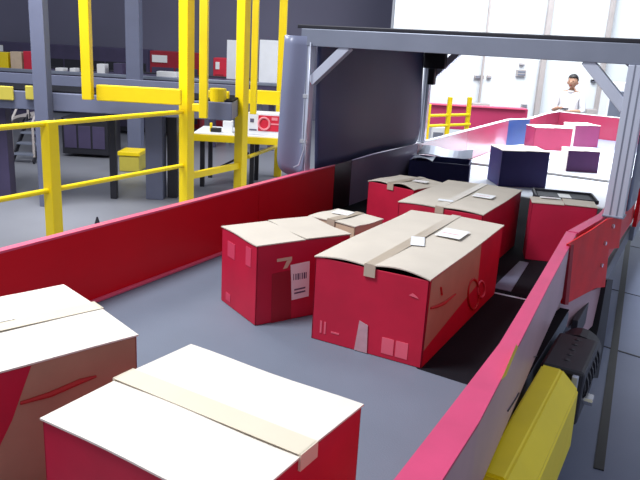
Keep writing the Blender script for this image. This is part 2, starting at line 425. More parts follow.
for xx in (PXL, PXR):
    b = MB(); b.bar((xx, 3.47, 1.025), (xx, 5.12, 1.025), .06, .09, 'steel', .003); tp(b.build('roof_beam'))
b = MB(); b.box((PXL - .06, 3.4, 1.07), (PXR + .06, 5.2, 1.09), 'darksteel', .004); tp(b.build('roof_panel'))
def sheet(fn, nu, nv, mt, th=.006):
    v = []; f = []
    for k in (0, 1):
        for i in range(nu + 1):
            for j in range(nv + 1):
                v.append(fn(i / nu, j / nv, k * th))
    st = nv + 1; off = (nu + 1) * st
    for i in range(nu):
        for j in range(nv):
            a = i * st + j; f.append((a, a + st, a + st + 1, a + 1)); f.append((off + a, off + a + 1, off + a + st + 1, off + a + st))
    edge = [i * st for i in range(nu + 1)] + [nu * st + j for j in range(1, nv + 1)] + [i * st + nv for i in range(nu - 1, -1, -1)] + [j for j in range(nv - 1, 0, -1)]
    for k in range(len(edge)):
        a, c = edge[k], edge[(k + 1) % len(edge)]; f.append((a, c, off + c, off + a))
    b = MB(); b.add(v, f, mt); return b
def long_cur(u, v, t):                         # left side curtain along the conveyor, rounded far lower corner
    y = 3.47 + 1.62 * u; r = .12; z0 = .30
    du = (1 - u) * 1.62
    if du < r: z0 += r - math.sqrt(max(0, r * r - (r - du) ** 2))
    z = z0 + (1.03 - z0) * v
    x = -1.945 - t + .012 * math.sin(u * 9) * (1 - v) + .02 * (1 - v) ** 2
    return (x, y, z)
tp(sheet(long_cur, 40, 14, 'vinyl').build('side_curtain', smooth=True))
def flap(u, v, t):                             # near flap folded back beside the left post
    w = .132; r = .1; x = -1.957 - .005 - w * u; z0 = .255; d = (1 - u) * w
    if d < r: z0 += r - math.sqrt(max(0, r * r - (r - d) ** 2))
    z = z0 + (1.03 - z0) * v
    y = 3.395 - t - .05 * u + .02 * math.sin(u * 5 + v * 2) 
    return (x, y, z)
tp(sheet(flap, 16, 16, 'vinylpale').build('curtain_flap', smooth=True))
b = MB()
for z in (.45, .70): b.box((PXL - .034, 3.396, z), (PXL + .034, 3.402, z + .022), 'bolt', .001)
[tp(o) for o in b.build_each('clamp')]
def cord(x0):
    return [(x0, 3.385, 1.0), (x0 + .002, 3.384, .6), (x0 - .008, 3.38, .42), (x0 - .03, 3.37, .33), (x0 - .06, 3.36, .312)]
b = MB(); b.tube(cord(-1.948), .004, 'alu', 8); tp(b.build('curtain_piping', smooth=True))
def far_bits():
    b = MB(); b.box((-1.95, 5.1, .86), (-1.78, 5.15, 1.0), 'darksteel', .006); b.box((-1.9, 5.09, .74), (-1.85, 5.14, .86), 'darksteel', .006)
    return b
tp(far_bits().build('far_bracket'))
def right_cur(u, v, t):
    return (-.262 + t + .012 * math.sin(u * 10), 3.48 + 1.6 * u, .32 + .7 * v)
tp(sheet(right_cur, 24, 6, 'vinylpale').build('side_curtain', smooth=True))

# ------------------------------------------------------------------ cartons
def carton(name, label, loc, rz, L, W, H, group=None, cat='box', front='red', back=None, left=None, right=None,
           lid='kraftlid', gap=.004, warp=0., side_fn=None, tape=True, tape_mt='tapeclear', tape_axis='y', crown=.006, bottom='kraftin', hang=.025):
    """carton with its footprint centred on loc, W along x, L along y; open-top shell plus two top flaps and tape"""
    back = back or front; left = left or front; right = right or front
    root = thing(name, label, cat, loc, rz, group)
    b = MB(); x, y, th = W / 2, L / 2, .006
    def panel(p, q, mt):                       # upright panel from p to q (outer line), inwards thickness
        p = Vector((*p, 0)); q = Vector((*q, 0)); t = (q - p).normalized(); n = Vector((-t.y, t.x, 0))
        quad = [p, q, q + n * th, p + n * th]
        b.prism([(v.x, v.y) for v in quad], .001, H - .004, mt)
    panel((-x, -y), (x, -y), front); panel((x, -y), (x, y), right); panel((x, y), (-x, y), back); panel((-x, y), (-x, -y), left)
    b.box((-x + th, -y + th, .0), (x - th, y - th, .006), bottom)
    body = b.build('body', root)
    bv = body.modifiers.new('bevel', 'BEVEL'); bv.width = .002; bv.segments = 2; bv.limit_method = 'ANGLE'
    # two major flaps meeting at the seam
    def flapmesh(sgn):
        n1, n2 = 10, 8
        def fn(u, v, t):
            if tape_axis == 'y': px = sgn * (gap / 2 + (x + .003 - gap / 2) * u); py = -y - .003 + (2 * y + .006) * v; a = u; e = v
            else: py = sgn * (gap / 2 + (y + .003 - gap / 2) * u); px = -x - .003 + (2 * x + .006) * v; a = u; e = v
            z = H - .004 + t + crown * (1 - a) + warp * math.sin(PI * a) * ((1 - e) ** 3) * (1 if sgn > 0 else .6) + .002 * math.sin(e * 7 + sgn)
            return (px, py, z)
        return sheet(fn, n1, n2, lid, .004)
    for sgn in (-1, 1): flapmesh(sgn).build('top_flap', root, smooth=False)
    zt = H + .001 + crown + .0015
    if tape:
        b = MB(); w = .02 if tape_mt == 'tapeclear' else .028
        if tape_axis == 'y':
            b.box((-w, -y - .004, zt), (w, y + .004, zt + .0012), tape_mt); b.box((-w, -y - .006, H - hang), (w, -y - .0005, zt + .0012), tape_mt); b.box((-w, y + .0005, H - hang), (w, y + .006, zt + .0012), tape_mt)
        else:
            b.box((-x - .004, -w, zt), (x + .004, w, zt + .0012), tape_mt); b.box((x + .0005, -w, H - hang), (x + .006, w, zt + .0012), tape_mt); b.box((-x - .006, -w, H - hang), (-x - .0005, w, zt + .0012), tape_mt)
        b.build('packing_tape', root)
    return root
def top_label(root, x, y, H, w, l, rz=0., mt='label', crown=.006, name='shipping_label'):
    b = MB(); b.box((-w / 2, -l / 2, 0), (w / 2, l / 2, .0012), mt)
    if mt == 'label':
        for k in range(3): b.box((-w * .4, -l * .35 + k * l * .25, .0012), (w * .3, -l * .35 + k * l * .25 + l * .03, .0015), 'pinkmark' if k == 1 else 'label')
    o = b.build(name, root, loc=(x, y, H + crown + .0045), rz=rz); return o

# main carton : x -1.085..-.670  y 1.985..2.865
mw, ml, mh = .412, .872, .305
mc = carton('carton', 'large red carton with kraft lid and taped centre seam, printed loops on its kraft side', (-.877, 2.421, 0), 0, ml, mw, mh, lid='kraftlid', warp=.014, gap=.006, hang=.032)
def side_poly(pts, mt, off, mb):               # polygon on the right side, (y, z) in world -> local
    x = mw / 2 + off
    vs = [(x, p[0] - 2.421, p[1]) for p in pts]; mb.add(vs, [tuple(range(len(vs)))], mt)
b = MB(); side_poly([(1.988, .062), (2.0, .298), (2.54, .298), (2.555, .131), (2.42, .115)], 'kraftshade', .001, b); b.build('kraft_print_shaded', mc)
def sside(pxs, x=-.6705):
    return [Vector((mw / 2 + .002, HX(px, py, x).y - 2.421, HX(px, py, x).z)) for px, py in pxs]
b = MB()
b.tube(sside([(430, 308), (437, 306), (445, 302), (455, 294)]), [.004, .006, .006, .003], 'redmark', 6)
def loop(cx, cy, rx, ry, n=22): return [(cx + rx * math.cos(2 * PI * k / n), cy + ry * math.sin(2 * PI * k / n)) for k in range(n + 1)]
b.tube(sside(loop(473, 294, 5.5, 15)), .005, 'redmark', 6); b.tube(sside(loop(481, 289, 3.5, 8)), .004, 'pinkmark', 6)
b.tube(sside([(440, 287), (441, 295), (442, 295), (441, 287)]), .002, 'redmark', 5)
b.build_each('printed_logo', mc)
def fpt(px, py, y=1.985): 
    r = ray(px, py); h = EYE + r * ((y - EYE.y) / r.y); return Vector((h.x + .877, -ml / 2 - .002, h.z))
b = MB()
def fquad(x0, z0, x1, z1, mt):
    b.box((x0 + .877, -ml / 2 - .0012, z0), (x1 + .877, -ml / 2 + .001, z1), mt)
fquad(-.815, .018, -.772, .075, 'pinkmark'); fquad(-.765, .018, -.722, .075, 'pinkmark')
for k in (0, 1): fquad(-1.05 + k * .016, .03, -1.043 + k * .016, .075, 'pinkmark')
fquad(-1.006, .04, -.975, .046, 'pinkmark')
b.build_each('printed_marks', mc)
b = MB(); p = [fpt(409, 295), fpt(413, 293), fpt(417, 296), fpt(419, 299), fpt(414, 297)]
b.add(p, [tuple(range(5))], 'pinkmark'); b.build('scuff_mark', mc)
b = MB(); b.prism([(-.024, 0), (.024, 0), (.02, .1), (-.012, .11)], 0, .0015, 'taperoll', Matrix(((1, 0, 0, -.012), (0, 0, 1, -ml / 2 - .003), (0, 1, 0, -.0), (0, 0, 0, 1))))
b.build('tape_tail', mc, loc=(0, 0, .003))
top_label(mc, .088, .125, mh, .10, .135)
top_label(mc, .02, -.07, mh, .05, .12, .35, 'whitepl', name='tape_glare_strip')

# mid carton
def corner_box(A, Bc, depth):                  # A left-front, B right-front corners on the belt -> centre, rz
    A = Vector(A); Bc = Vector(Bc); t = (Bc - A); W = t.length; rz = math.atan2(t.y, t.x); n = Vector((-t.y, t.x)).normalized()
    c = (A + Bc) / 2 + n * depth / 2; return (c.x, c.y, 0), rz, W
loc, rz, W = corner_box((-1.556, 2.092), (-1.302, 1.957), .40)
md = carton('carton', 'tilted red carton with a white shipping label on its side, left of the large carton', loc, rz, .40, W, .305, lid='kraftlid', gap=.004, crown=.002, tape_axis='x', tape=False)
xs = W / 2
MR = Matrix.Rotation(-rz, 3, 'Z'); mo = Vector(loc); mn = Matrix.Rotation(rz, 3, 'Z') @ Vector((1, 0, 0))
def mside(px, py, off=.0):                     # pixel -> local (y, z) on the carton's right face
    o_ = mo + mn * (xs + off); r_ = ray(px, py); h = EYE + r_ * ((o_ - EYE).dot(mn) / r_.dot(mn)); l_ = MR @ (h - mo); return (l_.y, l_.z)
SM = Matrix(((0, 0, 1, xs), (1, 0, 0, 0), (0, 1, 0, 0), (0, 0, 0, 1)))
def mpoly(pxs, h, mt, mb, h0=0): mb.prism([mside(*p) for p in pxs], h0, h, mt, SM)
b = MB(); mpoly([(272, 274), (291, 270), (291, 318), (271, 325)], .001, 'reddeep', b); b.build('printed_panel', md)
b = MB(); mpoly([(290.5, 265), (309.5, 261), (308.5, 296), (291.5, 300)], .002, 'label', b); lb = b.build('shipping_label', md)
b = MB()
for k in range(7):
    x0 = 293 + k * 2.1; w_ = .7 + .35 * (k % 3); mpoly([(x0, 274 - k * .35), (x0 + w_, 273.8 - k * .35), (x0 + w_, 280 - k * .35), (x0, 280.2 - k * .35)], .0027, 'ink', b, .0021)
b.build('barcode', lb); b = MB()
for k in range(2): mpoly([(294, 289 + 3.5 * k), (305, 286.5 + 3.5 * k), (305, 288 + 3.5 * k), (294, 290.5 + 3.5 * k)], .0026, 'ink', b, .0021)
b.build_each('text_line', lb)
b = MB(); mpoly([(277, 259), (292, 256.5), (292, 259.5), (277, 262)], .001, 'kraft', b); mpoly([(287, 260.6), (292, 259.7), (287, 268), (283, 269)], .001, 'kraft', b); b.build_each('printed_mark', md)
b = MB(); b.box((-.09, -.2015, .2), (-.03, -.1995, .26), 'patch'); b.box((.06, -.2015, .21), (.1, -.1995, .28), 'patch'); b.box((-.1, -.2015, .02), (-.06, -.1995, .05), 'patch'); b.build_each('pale_patch', md)
# carton behind it
lc, rz2, W2 = corner_box((-1.395, 2.482), (-1.158, 2.438), .195)
kb = carton('carton', 'low kraft-topped carton wedged behind the tilted red carton', lc, rz2, .195, W2, .30, lid='kraftlid', crown=.003, front='kraft', right='kraft')
top_label(kb, -.04, .03, .30, .08, .07, .2, crown=.003)
# near-left carton
A1 = Vector((-1.10, 1.147)); u1 = Vector((-.947, .321)).normalized(); d1 = Vector((-.321, -.947)).normalized()
L1, W1 = .80, .43
c1 = A1 + u1 * W1 / 2 + d1 * L1 / 2
n1 = carton('carton', 'carton cropped at the left edge, white-lit lid and brown side with a dark red stripe', (c1.x, c1.y, 0), math.atan2(-u1.y, -u1.x), L1, W1, .305, lid='kraftlit', right='kraftshade', gap=.004, crown=.004, tape_mt='tapeyellow')
b = MB(); xs1 = W1 / 2; y1 = L1 / 2
def s1(px, py):                                # point on its brown side
    nn = Vector((-u1.x, -u1.y, 0)); o = Vector((A1.x, A1.y, 0)); r = ray(px, py); t = (o - EYE).dot(nn) / r.dot(nn); h = EYE + r * t
    return Vector((xs1 + .001, y1 + (Vector((h.x, h.y)) - A1).dot(-d1), h.z))
v = [s1(*p) for p in ((31, 366), (22, 392), (12, 420))]; zb = .004
b.add([v[0], v[2], (xs1 + .001, v[2].y - .1, zb), (xs1 + .001, -y1, zb), (xs1 + .001, -y1, .298), (xs1 + .001, v[0].y, .298)], [(0, 1, 2, 3, 4, 5)], 'red'); b.build('red_print', n1)
b = MB(); b.tube([s1(20, 403), s1(50, 394), s1(80, 381), s1(96, 376)], [.004, .007, .007, .003], 'redmark', 6); b.build('printed_stripe', n1)
top_label(n1, -.09, .12, .305, .14, .16, crown=.004)
# near-centre carton
n2 = carton('carton', 'brightly lit kraft-lidded carton at the bottom edge, yellowish tape across its lid', (-.743, .964, 0), -.05, .405, .455, .305, lid='kraftlit', gap=.004, crown=.004, tape_axis='x', tape_mt='tapeyellow')
# cartons in the tunnel
cc = carton('carton', 'wide red carton with kraft lid behind the large printed carton', (-1.0, 3.345, 0), .0, .71, .405, .305, lid='kraftlid', warp=.006, crown=.004)
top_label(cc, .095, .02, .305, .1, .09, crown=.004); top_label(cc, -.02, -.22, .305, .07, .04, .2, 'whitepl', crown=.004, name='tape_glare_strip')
lc, rz3, W3 = corner_box((-1.575, 3.45), (-1.28, 3.385), .30)
cl = carton('carton', 'red carton with a slightly open kraft lid by the left wall under the tunnel', lc, rz3, .30, W3, .285, lid='kraftlid', warp=.016, crown=.008)
top_label(cl, .07, .03, .285, .08, .05, .2, crown=.008)
lc, rz4, W4 = corner_box((-.69, 3.475), (-.395, 3.565), .135)
cr_ = carton('carton', 'deep red carton beside the right rail at the tunnel entrance', lc, rz4, .135, W4, .30, front='redtunnel', lid='kraftlid', crown=.002, tape=False)
top_label(cr_, -.06, .04, .30, .1, .03, crown=.002)
# black tote behind it
lc, rz5, W5 = corner_box((-.703, 3.632), (-.42, 3.72), .2)
tt = thing('tote', 'black plastic tote behind the deep red carton at the right rail', 'tote', lc, rz5)
b = MB(); x, y = W5 / 2, .1
for p0, p1 in (((-x, -y), (x, -y + .01)), ((-x, y - .01), (x, y)), ((-x, -y), (-x + .01, y)), ((x - .01, -y), (x, y))): b.box((*p0, .001), (*p1, .295), 'black', .004)
b.box((-x, -y, 0), (x, y, .01), 'black'); b.build('body', tt)
b = MB(); b.box((-x - .008, -y - .008, .285), (x + .008, -y + .004, .305), 'darksteel', .004); b.box((-x - .008, y - .004, .285), (x + .008, y + .008, .305), 'darksteel', .004)
b.box((-x - .008, -y, .285), (-x + .004, y, .305), 'darksteel', .004); b.box((x - .004, -y, .285), (x + .008, y, .305), 'darksteel', .004); b.build('rim', tt)
b = MB(); b.box((-x + .012, -y + .012, .282), (x - .012, y - .012, .296), 'darksteel', .004); b.build('lid', tt)
b = MB(); b.box((-.03, -y + .03, .2965), (.03, y - .06, .298), 'label'); b.build('label_tag', tt)

# beyond the tunnel
lc, rz6, W6 = corner_box((-1.875, 4.80), (-1.45, 4.91), .30)
ob = thing('open_carton', 'dark navy open carton with loose grey flaps by the left wall at the tunnel exit', 'box', lc, rz6)
b = MB(); x, y, H = W6 / 2, .15, .205
for p0, p1 in (((-x, -y), (x, -y + .008)), ((-x, y - .008), (x, y)), ((-x, -y + .008), (-x + .008, y - .008)), ((x - .008, -y + .008), (x, y - .008))): b.box((*p0, .001), (*p1, H), 'navy')
b.box((-x, -y, 0), (x, y, .008), 'navy'); b.build('body', ob)
def fl(u, v, t): return (-x + 2 * x * u, y + .0 + .12 * v, H - .002 + .05 * v + t + .012 * math.sin(u * 7))
sheet(fl, 12, 4, 'steel', .004).build('flap', ob)
def fl2(u, v, t): return (-x + .01 + .16 * v, -y + 2 * y * u, H + .001 + t + .02 * math.sin(v * PI) * math.cos(u * 4))
sheet(fl2, 8, 6, 'steel', .004).build('flap', ob)
b = MB(); b.box((-x + .2, -y + .05, .1), (x - .02, y - .05, .13), 'darksteel', .01); b.build('contents', ob)
def small_carton(label, A, Bc, depth, H, front, left, lid='kraftlit', group=None):
    lc, rz, W = corner_box(A, Bc, depth)
    o = carton('carton', label, lc, rz, depth, W, H, front=front, left=left, back=left, right=front, lid=lid, crown=.002, tape=False); return o
small_carton('dark navy carton with brightly lit lid on the bright belt beyond the tunnel', (-1.335, 5.35), (-1.02, 5.555), .3, .283, 'navy', 'navy', 'kraftlit')
small_carton('small dark purple carton with brightly lit lid on the far bright belt', (-1.05, 6.565), (-.795, 6.69), .22, .192, 'purplecarton', 'kraftlit')
small_carton('hazed red carton with brightly lit lid in front of the blue wall panel', (-1.62, 7.78), (-1.27, 8.02), .26, .248, 'farcarton', 'farcarton')
small_carton('maroon-fronted carton with brightly lit kraft side by the far red end wall', (-1.32, 8.47), (-1.075, 8.66), .28, .25, 'maroon', 'kraftlit')

# ------------------------------------------------------------------ railing on the left, in the plane x = -5
def at5(px, py): return HX(px, py, -5)
u0 = at5(0, 127); zu = at5(100, 119).z; zl = at5(100, 181).z
rl = thing('safety_railing', 'yellow tubular safety railing with a square post beyond the left red wall', 'railing', (-5, 4.3, FLOOR))
def rp(mb, name): o = mb.build(name, rl); o.location = -Vector(rl.location); return o
yp = at5(52, 180).y; yq = at5(187, 150).y - .08
rp(MB().box((-5.055, yp - .055, FLOOR), (-4.945, yp + .055, zu + .02), 'yellow', .008).box((-5.1, yp - .1, FLOOR), (-4.9, yp + .1, FLOOR + .012), 'yellow', .003), 'post')
rp(MB().tube([(-5, 1.6, zu), (-5, yq, zu)], .024, 'yellow', 14), 'top_rail')
rp(MB().tube([(-5, 1.6, zl), (-5, yq, zl)], .024, 'yellow', 14), 'mid_rail')
rp(MB().box((-5.055, 1.55, FLOOR), (-4.945, 1.66, zu + .02), 'yellow', .008), 'post')

# ------------------------------------------------------------------ yellow gantry behind the railing
gt = thing('platform_frame', 'tall yellow steel frame with thick uprights and side beams left of the tunnel', 'frame', (-5, 6.5, FLOOR))
def gp(mb, name, par=gt):
    o = mb.build(name, par); o.location = -Vector(gt.location); return o
y2 = at5(186.5, 150).y; y3 = at5(241, 140).y
gp(MB().box((-5.06, y2 - .06, FLOOR), (-4.94, y2 + .06, 2.6), 'yellow', .006), 'upright')
gp(MB().box((-5.06, y3 - .06, FLOOR), (-4.94, y3 + .06, 2.6), 'yellow', .006), 'upright')
p4 = G(279, 90, 10.5)
gp(post(MB(), 279.5, 10.5, FLOOR, 2.6, .11, 'yellow'), 'upright')
gp(hb(96, 87, 181, 103, 7.5, .06, 'yellow'), 'side_beam')
gp(hb(207, 91, 229, 105, 8.3, .06, 'yellow'), 'side_beam')
gp(hb(229, 90, 280, 104, 9.8, .06, 'yellow'), 'side_beam')
gp(hb(192, 104, 204, 112, 7.6, .06, 'yellow'), 'side_beam')
a = G(218, 97, 8.1); dz = G(218, 88.5, 8.1).z; bz = G(218, 105, 8.1).z
gp(MB().tube([(a.x, a.y, bz), (a.x, a.y, dz)], .095, 'yellow', 20), 'drum')
gp(post(MB(), 89, 7.45, G(89, 99.5, 7.45).z, 2.6, .1, 'yellow'), 'hanging_post')
gp(post(MB(), 203.5, 7.5, G(203, 118, 7.5).z, 2.6, .085, 'yellow'), 'hanging_post')
gp(post(MB(), 253, 8.4, G(253, 114, 8.4).z, 2.6, .075, 'yellow'), 'hanging_post')
gp(hb(213, 105, 239, 118, 8.6, .3, 'darksteel'), 'deck_edge')
lo0 = at5(194, 175); lo1 = at5(237, 167.5)
gp(MB().bar((-5, y2, lo0.z), (-5, y3, lo0.z - .0), .05, .075, 'yellow', .004), 'low_rail')
a = G(248, 157, 9.2); c = G(283, 150.5, 10.6)
gp(MB().tube([(a.x, a.y, a.z), (c.x, c.y, a.z)], .026, 'yellow', 12), 'low_rail')

gp(MB().bar((-5, y2 - .06, 2.55), (-5, y3 + .06, 2.55), .1, .1, 'yellow'), 'head_beam')
for pxa, pxb, d_ in ((84, 208, 7.47), (236, 258, 8.45)):
    a = G(pxa, 60, d_); c = G(pxb, 60, d_); gp(MB().bar((a.x, a.y, 2.55), (c.x, c.y, 2.55), .09, .1, 'yellow'), 'head_beam')
# ------------------------------------------------------------------ sorting table
tb = thing('work_table', 'long white-topped work table with yellow edge behind the yellow uprights', 'table', (0, 0, FLOOR))
def tbp(mb, name): o = mb.build(name, tb); o.location.z -= FLOOR; return o
tz = G(220, 134, 9.4).z
def tabpt(u, d): p = EYE + FW * d + RT * u; return p
uL = (G(193, 134, 9.4) - EYE).dot(RT); uR = (G(300, 134, 9.4) - EYE).dot(RT)
R = Matrix.Rotation(YAW, 4, 'Z'); o0 = EYE + FW * 9.4; R.translation = Vector((o0.x, o0.y, 0))
tbp(MB().box((uL, 0, tz - .02), (uR, .8, tz), 'whitepl', .004, R), 'table_top')
tbp(MB().box((uL, -.02, tz - .11), (uR, .0, tz - .015), 'yellow', .004, R), 'yellow_edge')
for uu in (uL + .12, uL + .8, uR - .1):
    for dd in (.06, .72): tbp(MB().box((uu - .03, dd - .03, FLOOR), (uu + .03, dd + .03, tz - .02), 'darksteel', .004, R), 'leg')
tbp(MB().bar(R @ Vector((uL + .12, .1, tz - .6)), R @ Vector((uL + .75, .1, tz - .25)), .03, .03, 'darksteel'), 'brace')
def on_table(px, py0, py1, w, th, mt, d=9.6):
    u = (G(px, 134, d) - EYE).dot(RT); h = (G(px, py0, d).z - G(px, py1, d).z)
    o = MB().box((-w / 2, -th / 2, 0), (w / 2, th / 2, h), mt, .008).build('x'); p = EYE + FW * d + RT * u
    o.location = (p.x, p.y, tz + .0); o.rotation_euler.z = YAW; return o
o = on_table(228, 119, 131, .13, .12, 'whitepl'); o.name = 'white_box'; tag(o, 'small white box standing on the white-topped work table', 'box')
o = on_table(216, 127, 131, .14, .1, 'black'); o.name = 'hand_tool'; tag(o, 'small black tool lying on the work table', 'tool')
o = on_table(211, 122, 131, .035, .035, 'yellow'); o.name = 'spray_can'; tag(o, 'thin yellow can standing on the work table', 'can')
bn = thing('display_box', 'red and white printed box on the right end of the work table', 'box', (0, 0, 0))
u = (G(272, 134, 9.65) - EYE).dot(RT); p = EYE + FW * 9.65 + RT * u; bn.location = (p.x, p.y, tz); bn.rotation_euler.z = YAW
b = MB(); b.box((-.32, -.15, 0), (.3, .15, .3), 'whitepl', .008); b.build('body', bn)
b = MB(); b.box((-.18, -.156, .06), (.3, -.151, .27), 'banner'); b.build('red_print', bn)
b = MB(); b.tube([(-.1 + .075 * math.cos(k * PI / 8), -.158, .16 + .08 * math.sin(k * PI / 8)) for k in range(17)], .014, 'bannerpink', 8); b.box((-.02, -.16, .15), (.27, -.157, .17), 'bannerpink'); b.box((.0, -.16, .21), (.08, -.157, .25), 'bannerpink'); b.build('printed_emblem', bn)
b = MB(); b.box((-.29, -.154, .17), (-.24, -.151, .22), 'ink'); b.box((-.3, -.154, .06), (-.2, -.151, .08), 'ink'); b.build('printed_text_mark', bn)

# ------------------------------------------------------------------ raised conveyor line on the left
rc = thing('raised_conveyor', 'grey raised conveyor on thick blue-grey legs behind the yellow railing', 'conveyor', (0, 0, FLOOR))
def rcp(mb, name): o = mb.build(name, rc); o.location.z -= FLOOR; return o
zt_, zb_ = G(70, 92, 8).z, G(70, 112, 8).z
R = Matrix.Rotation(YAW, 4, 'Z'); o0 = EYE + FW * 8.0; R.translation = Vector((o0.x, o0.y, 0))
ua = (G(-60, 100, 8) - EYE).dot(RT); ub = (G(232, 100, 8) - EYE).dot(RT)
rcp(MB().box((ua, 0, zb_), (ub, .9, zt_ - .02), 'bluegrey', .01, R), 'bed')
rcp(MB().box((ua, .05, zt_ - .02), (ub, .85, zt_ + .0), 'beltblack', .004, R), 'belt')
rcp(MB().box((ua, .86, zt_ - .02), (ub, .9, zt_ + .12), 'bluegrey', .004, R), 'side_guard')
rcp(hb(-8, 86, 13, 100, 7.95, .03, 'yellowdull'), 'guard_panel'); rcp(hb(25, 86, 41, 100, 7.95, .03, 'yellowdull'), 'guard_panel')
for px, d, w, mt, zz in ((46.5, 7.9, .155, 'bluegrey', 2.6), (5, 8.3, .16, 'purple', zb_), (113.5, 8.45, .08, 'darksteel', zb_), (156, 8.6, .21, 'bluegrey', zb_), (173, 8.7, .12, 'darksteel', zb_)):
    rcp(post(MB(), px, d, FLOOR, zz, w, mt, py=160), 'leg')
# loads and machines beyond
def line(name, label, cat, px0, px1, py0, py1, d, th, mt, extra=None):
    o = thing(name, label, cat, (0, 0, FLOOR))
    def q(mb, nm): c = mb.build(nm, o); c.location.z -= FLOOR; return c
    q(hb(px0, py0, px1, py1, d, th, mt), 'bed')
    za, zb2 = G((px0 + px1) / 2, py0, d).z, G((px0 + px1) / 2, py1, d).z
    q(hb(px0, py0 - 1.5, px1, py0 + 2, d - .02, .05, 'steel'), 'side_rail')
    for k in range(6):
        px = px0 + 12 + (px1 - px0 - 24) * k / 5; q(post(MB(), px, d + th / 2, FLOOR, zb2, .12, 'purple', py=(py0 + py1) / 2), 'leg')
    return o, za, q
o, zc, q = line('sorter_line', 'dark purple sorting line running across behind the raised conveyor', 'conveyor', -40, 285, 76, 84, 12.5, 1.2, 'purple')
q(hb(-40, 71, 285, 75, 13.6, .1, 'darksteel'), 'back_rail')
for k, (px, h, w, mt, lb, nm) in enumerate(((34, .32, .24, 'banner', 'red parcel on the dark sorting line near the left blue-grey leg', 'parcel'), (20, .3, .2, 'kraft', 'brown parcel between yellow and red parcels on the sorting line', 'parcel'),
        (4, .28, .3, 'yellow', 'yellow parcel at the left end of the sorting line', 'parcel'), (103, .17, .14, 'label', 'small white parcel on the sorting line right of the yellow hanging post', 'parcel'), (62, .06, .14, 'label', 'flat white envelope on the sorting line between leg and yellow post', 'parcel'), (75, .07, .1, 'label', 'tiny white packet on the sorting line left of the yellow post', 'parcel'), (168, .1, .36, 'label', 'long flat white parcel on the sorting line left of the thick upright', 'parcel'), (120, .2, .16, 'purple', 'dark purple parcel on the sorting line', 'parcel'))):
    b = MB(); b.box((-w / 2, -.12, 0), (w / 2, .12, h), mt, .008)
    c = b.build(nm, loc=EYE); p = G(px, 78, 12.9); c.location = (p.x, p.y, zc + .001); c.rotation_euler.z = YAW
    tag(c, lb, 'parcel')
def tall(name, label, cat, px0, py0, px1, py1, d, th, mt, z0=None):
    b = hb(px0, py0, px1, py1, d, th, mt); o = recenter(b.build(name)); return tag(o, label, cat)
def col(px, d, w, mt, label, ht=2.8):
    b = MB(); b.box((-w / 2, -w / 2, 0), (w / 2, w / 2, ht - FLOOR), mt, .01); b.box((-w * .8, -w * .8, 0), (w * .8, w * .8, .02), mt, .003)
    c = G(px, 90, d); o = b.build('support_column', loc=(c.x, c.y, FLOOR), rz=YAW); return tag(o, label, 'column')
col(135, 11.4, .22, 'bluegrey', 'blue-grey support column rising above the yellow side beam')
# red and dark machine cabinets in the far background, standing on the floor
def cabinet(label, px0, px1, py0, d, th, mt, detail='darksteel', zb=None, panels=2):
    a = G(px0, py0 + 20, d); c = G(px1, py0 + 20, d); w = (c - a).dot(RT); top = G((px0 + px1) / 2, py0, d).z
    cen = (a + c) / 2; o = thing('machine_cabinet', label, 'machine', (cen.x, cen.y, FLOOR), YAW)
    MB().box((-w / 2, 0, .05), (w / 2, th, top - FLOOR), mt, .012).build('body', o)
    for k in range(panels):
        x0 = -w / 2 + .04 + k * (w - .06) / panels; MB().box((x0, -.012, .15), (x0 + (w - .06) / panels - .03, -.001, (top - FLOOR) * .8), detail, .004).build('door', o)
    MB().box((-w / 2 + .05, -.02, (top - FLOOR) * .86), (-w / 2 + .05 + w * .3, -.001, (top - FLOOR) * .95), 'label', .003).build('status_panel', o)
    return o
cabinet('dark machine cabinet beneath the raised conveyor between post and thin leg', 62, 108, 118, 11.2, .7, 'darksteel', 'purple', panels=3)
cabinet('tall red machine cabinet between the two thick yellow uprights', 213, 226, 58, 14.5, .5, 'banner', 'reddeep', panels=1)
cabinet('tall red machine cabinet left of the first thick yellow upright', 150, 200, 52, 15.2, .6, 'reddeep', 'purple', panels=2)
cabinet('dark machine cabinet seen under the work table between the thick yellow uprights', 190, 236, 143, 14.4, .5, 'darksteel', 'purple', panels=2)
cabinet('dark machine cabinet behind the blue-grey legs above the yellow storage bin', 112, 186, 112, 14.2, .6, 'darksteel', 'purple', panels=4)
cabinet('large dark purple machine housing rising behind the sorting line at left', -60, 148, 44, 17.2, .6, 'purple', 'darksteel', panels=5)
cabinet('wide purple machine cabinet behind the first leg at far left', -50, 40, 112, 14.2, .6, 'purple', 'darksteel', panels=3)
yb = thing('storage_bin', 'yellow storage bin on the floor beside the thin dark leg', 'bin', (0, 0, FLOOR), YAW)
a = G(119, 165, 10.2); c = G(139, 165, 10.2); w = (c - a).dot(RT); p = (a + c) / 2; hbz = G(129, 152, 10.2).z - FLOOR; yb.location = (p.x, p.y, FLOOR)
MB().box((-w / 2, 0, 0), (w / 2, .4, hbz * .8), 'yellowdull', .015).build('body', yb)
MB().box((-w / 2 - .015, -.015, hbz * .8), (w / 2 + .015, .415, hbz), 'yellow', .008).build('rim', yb)
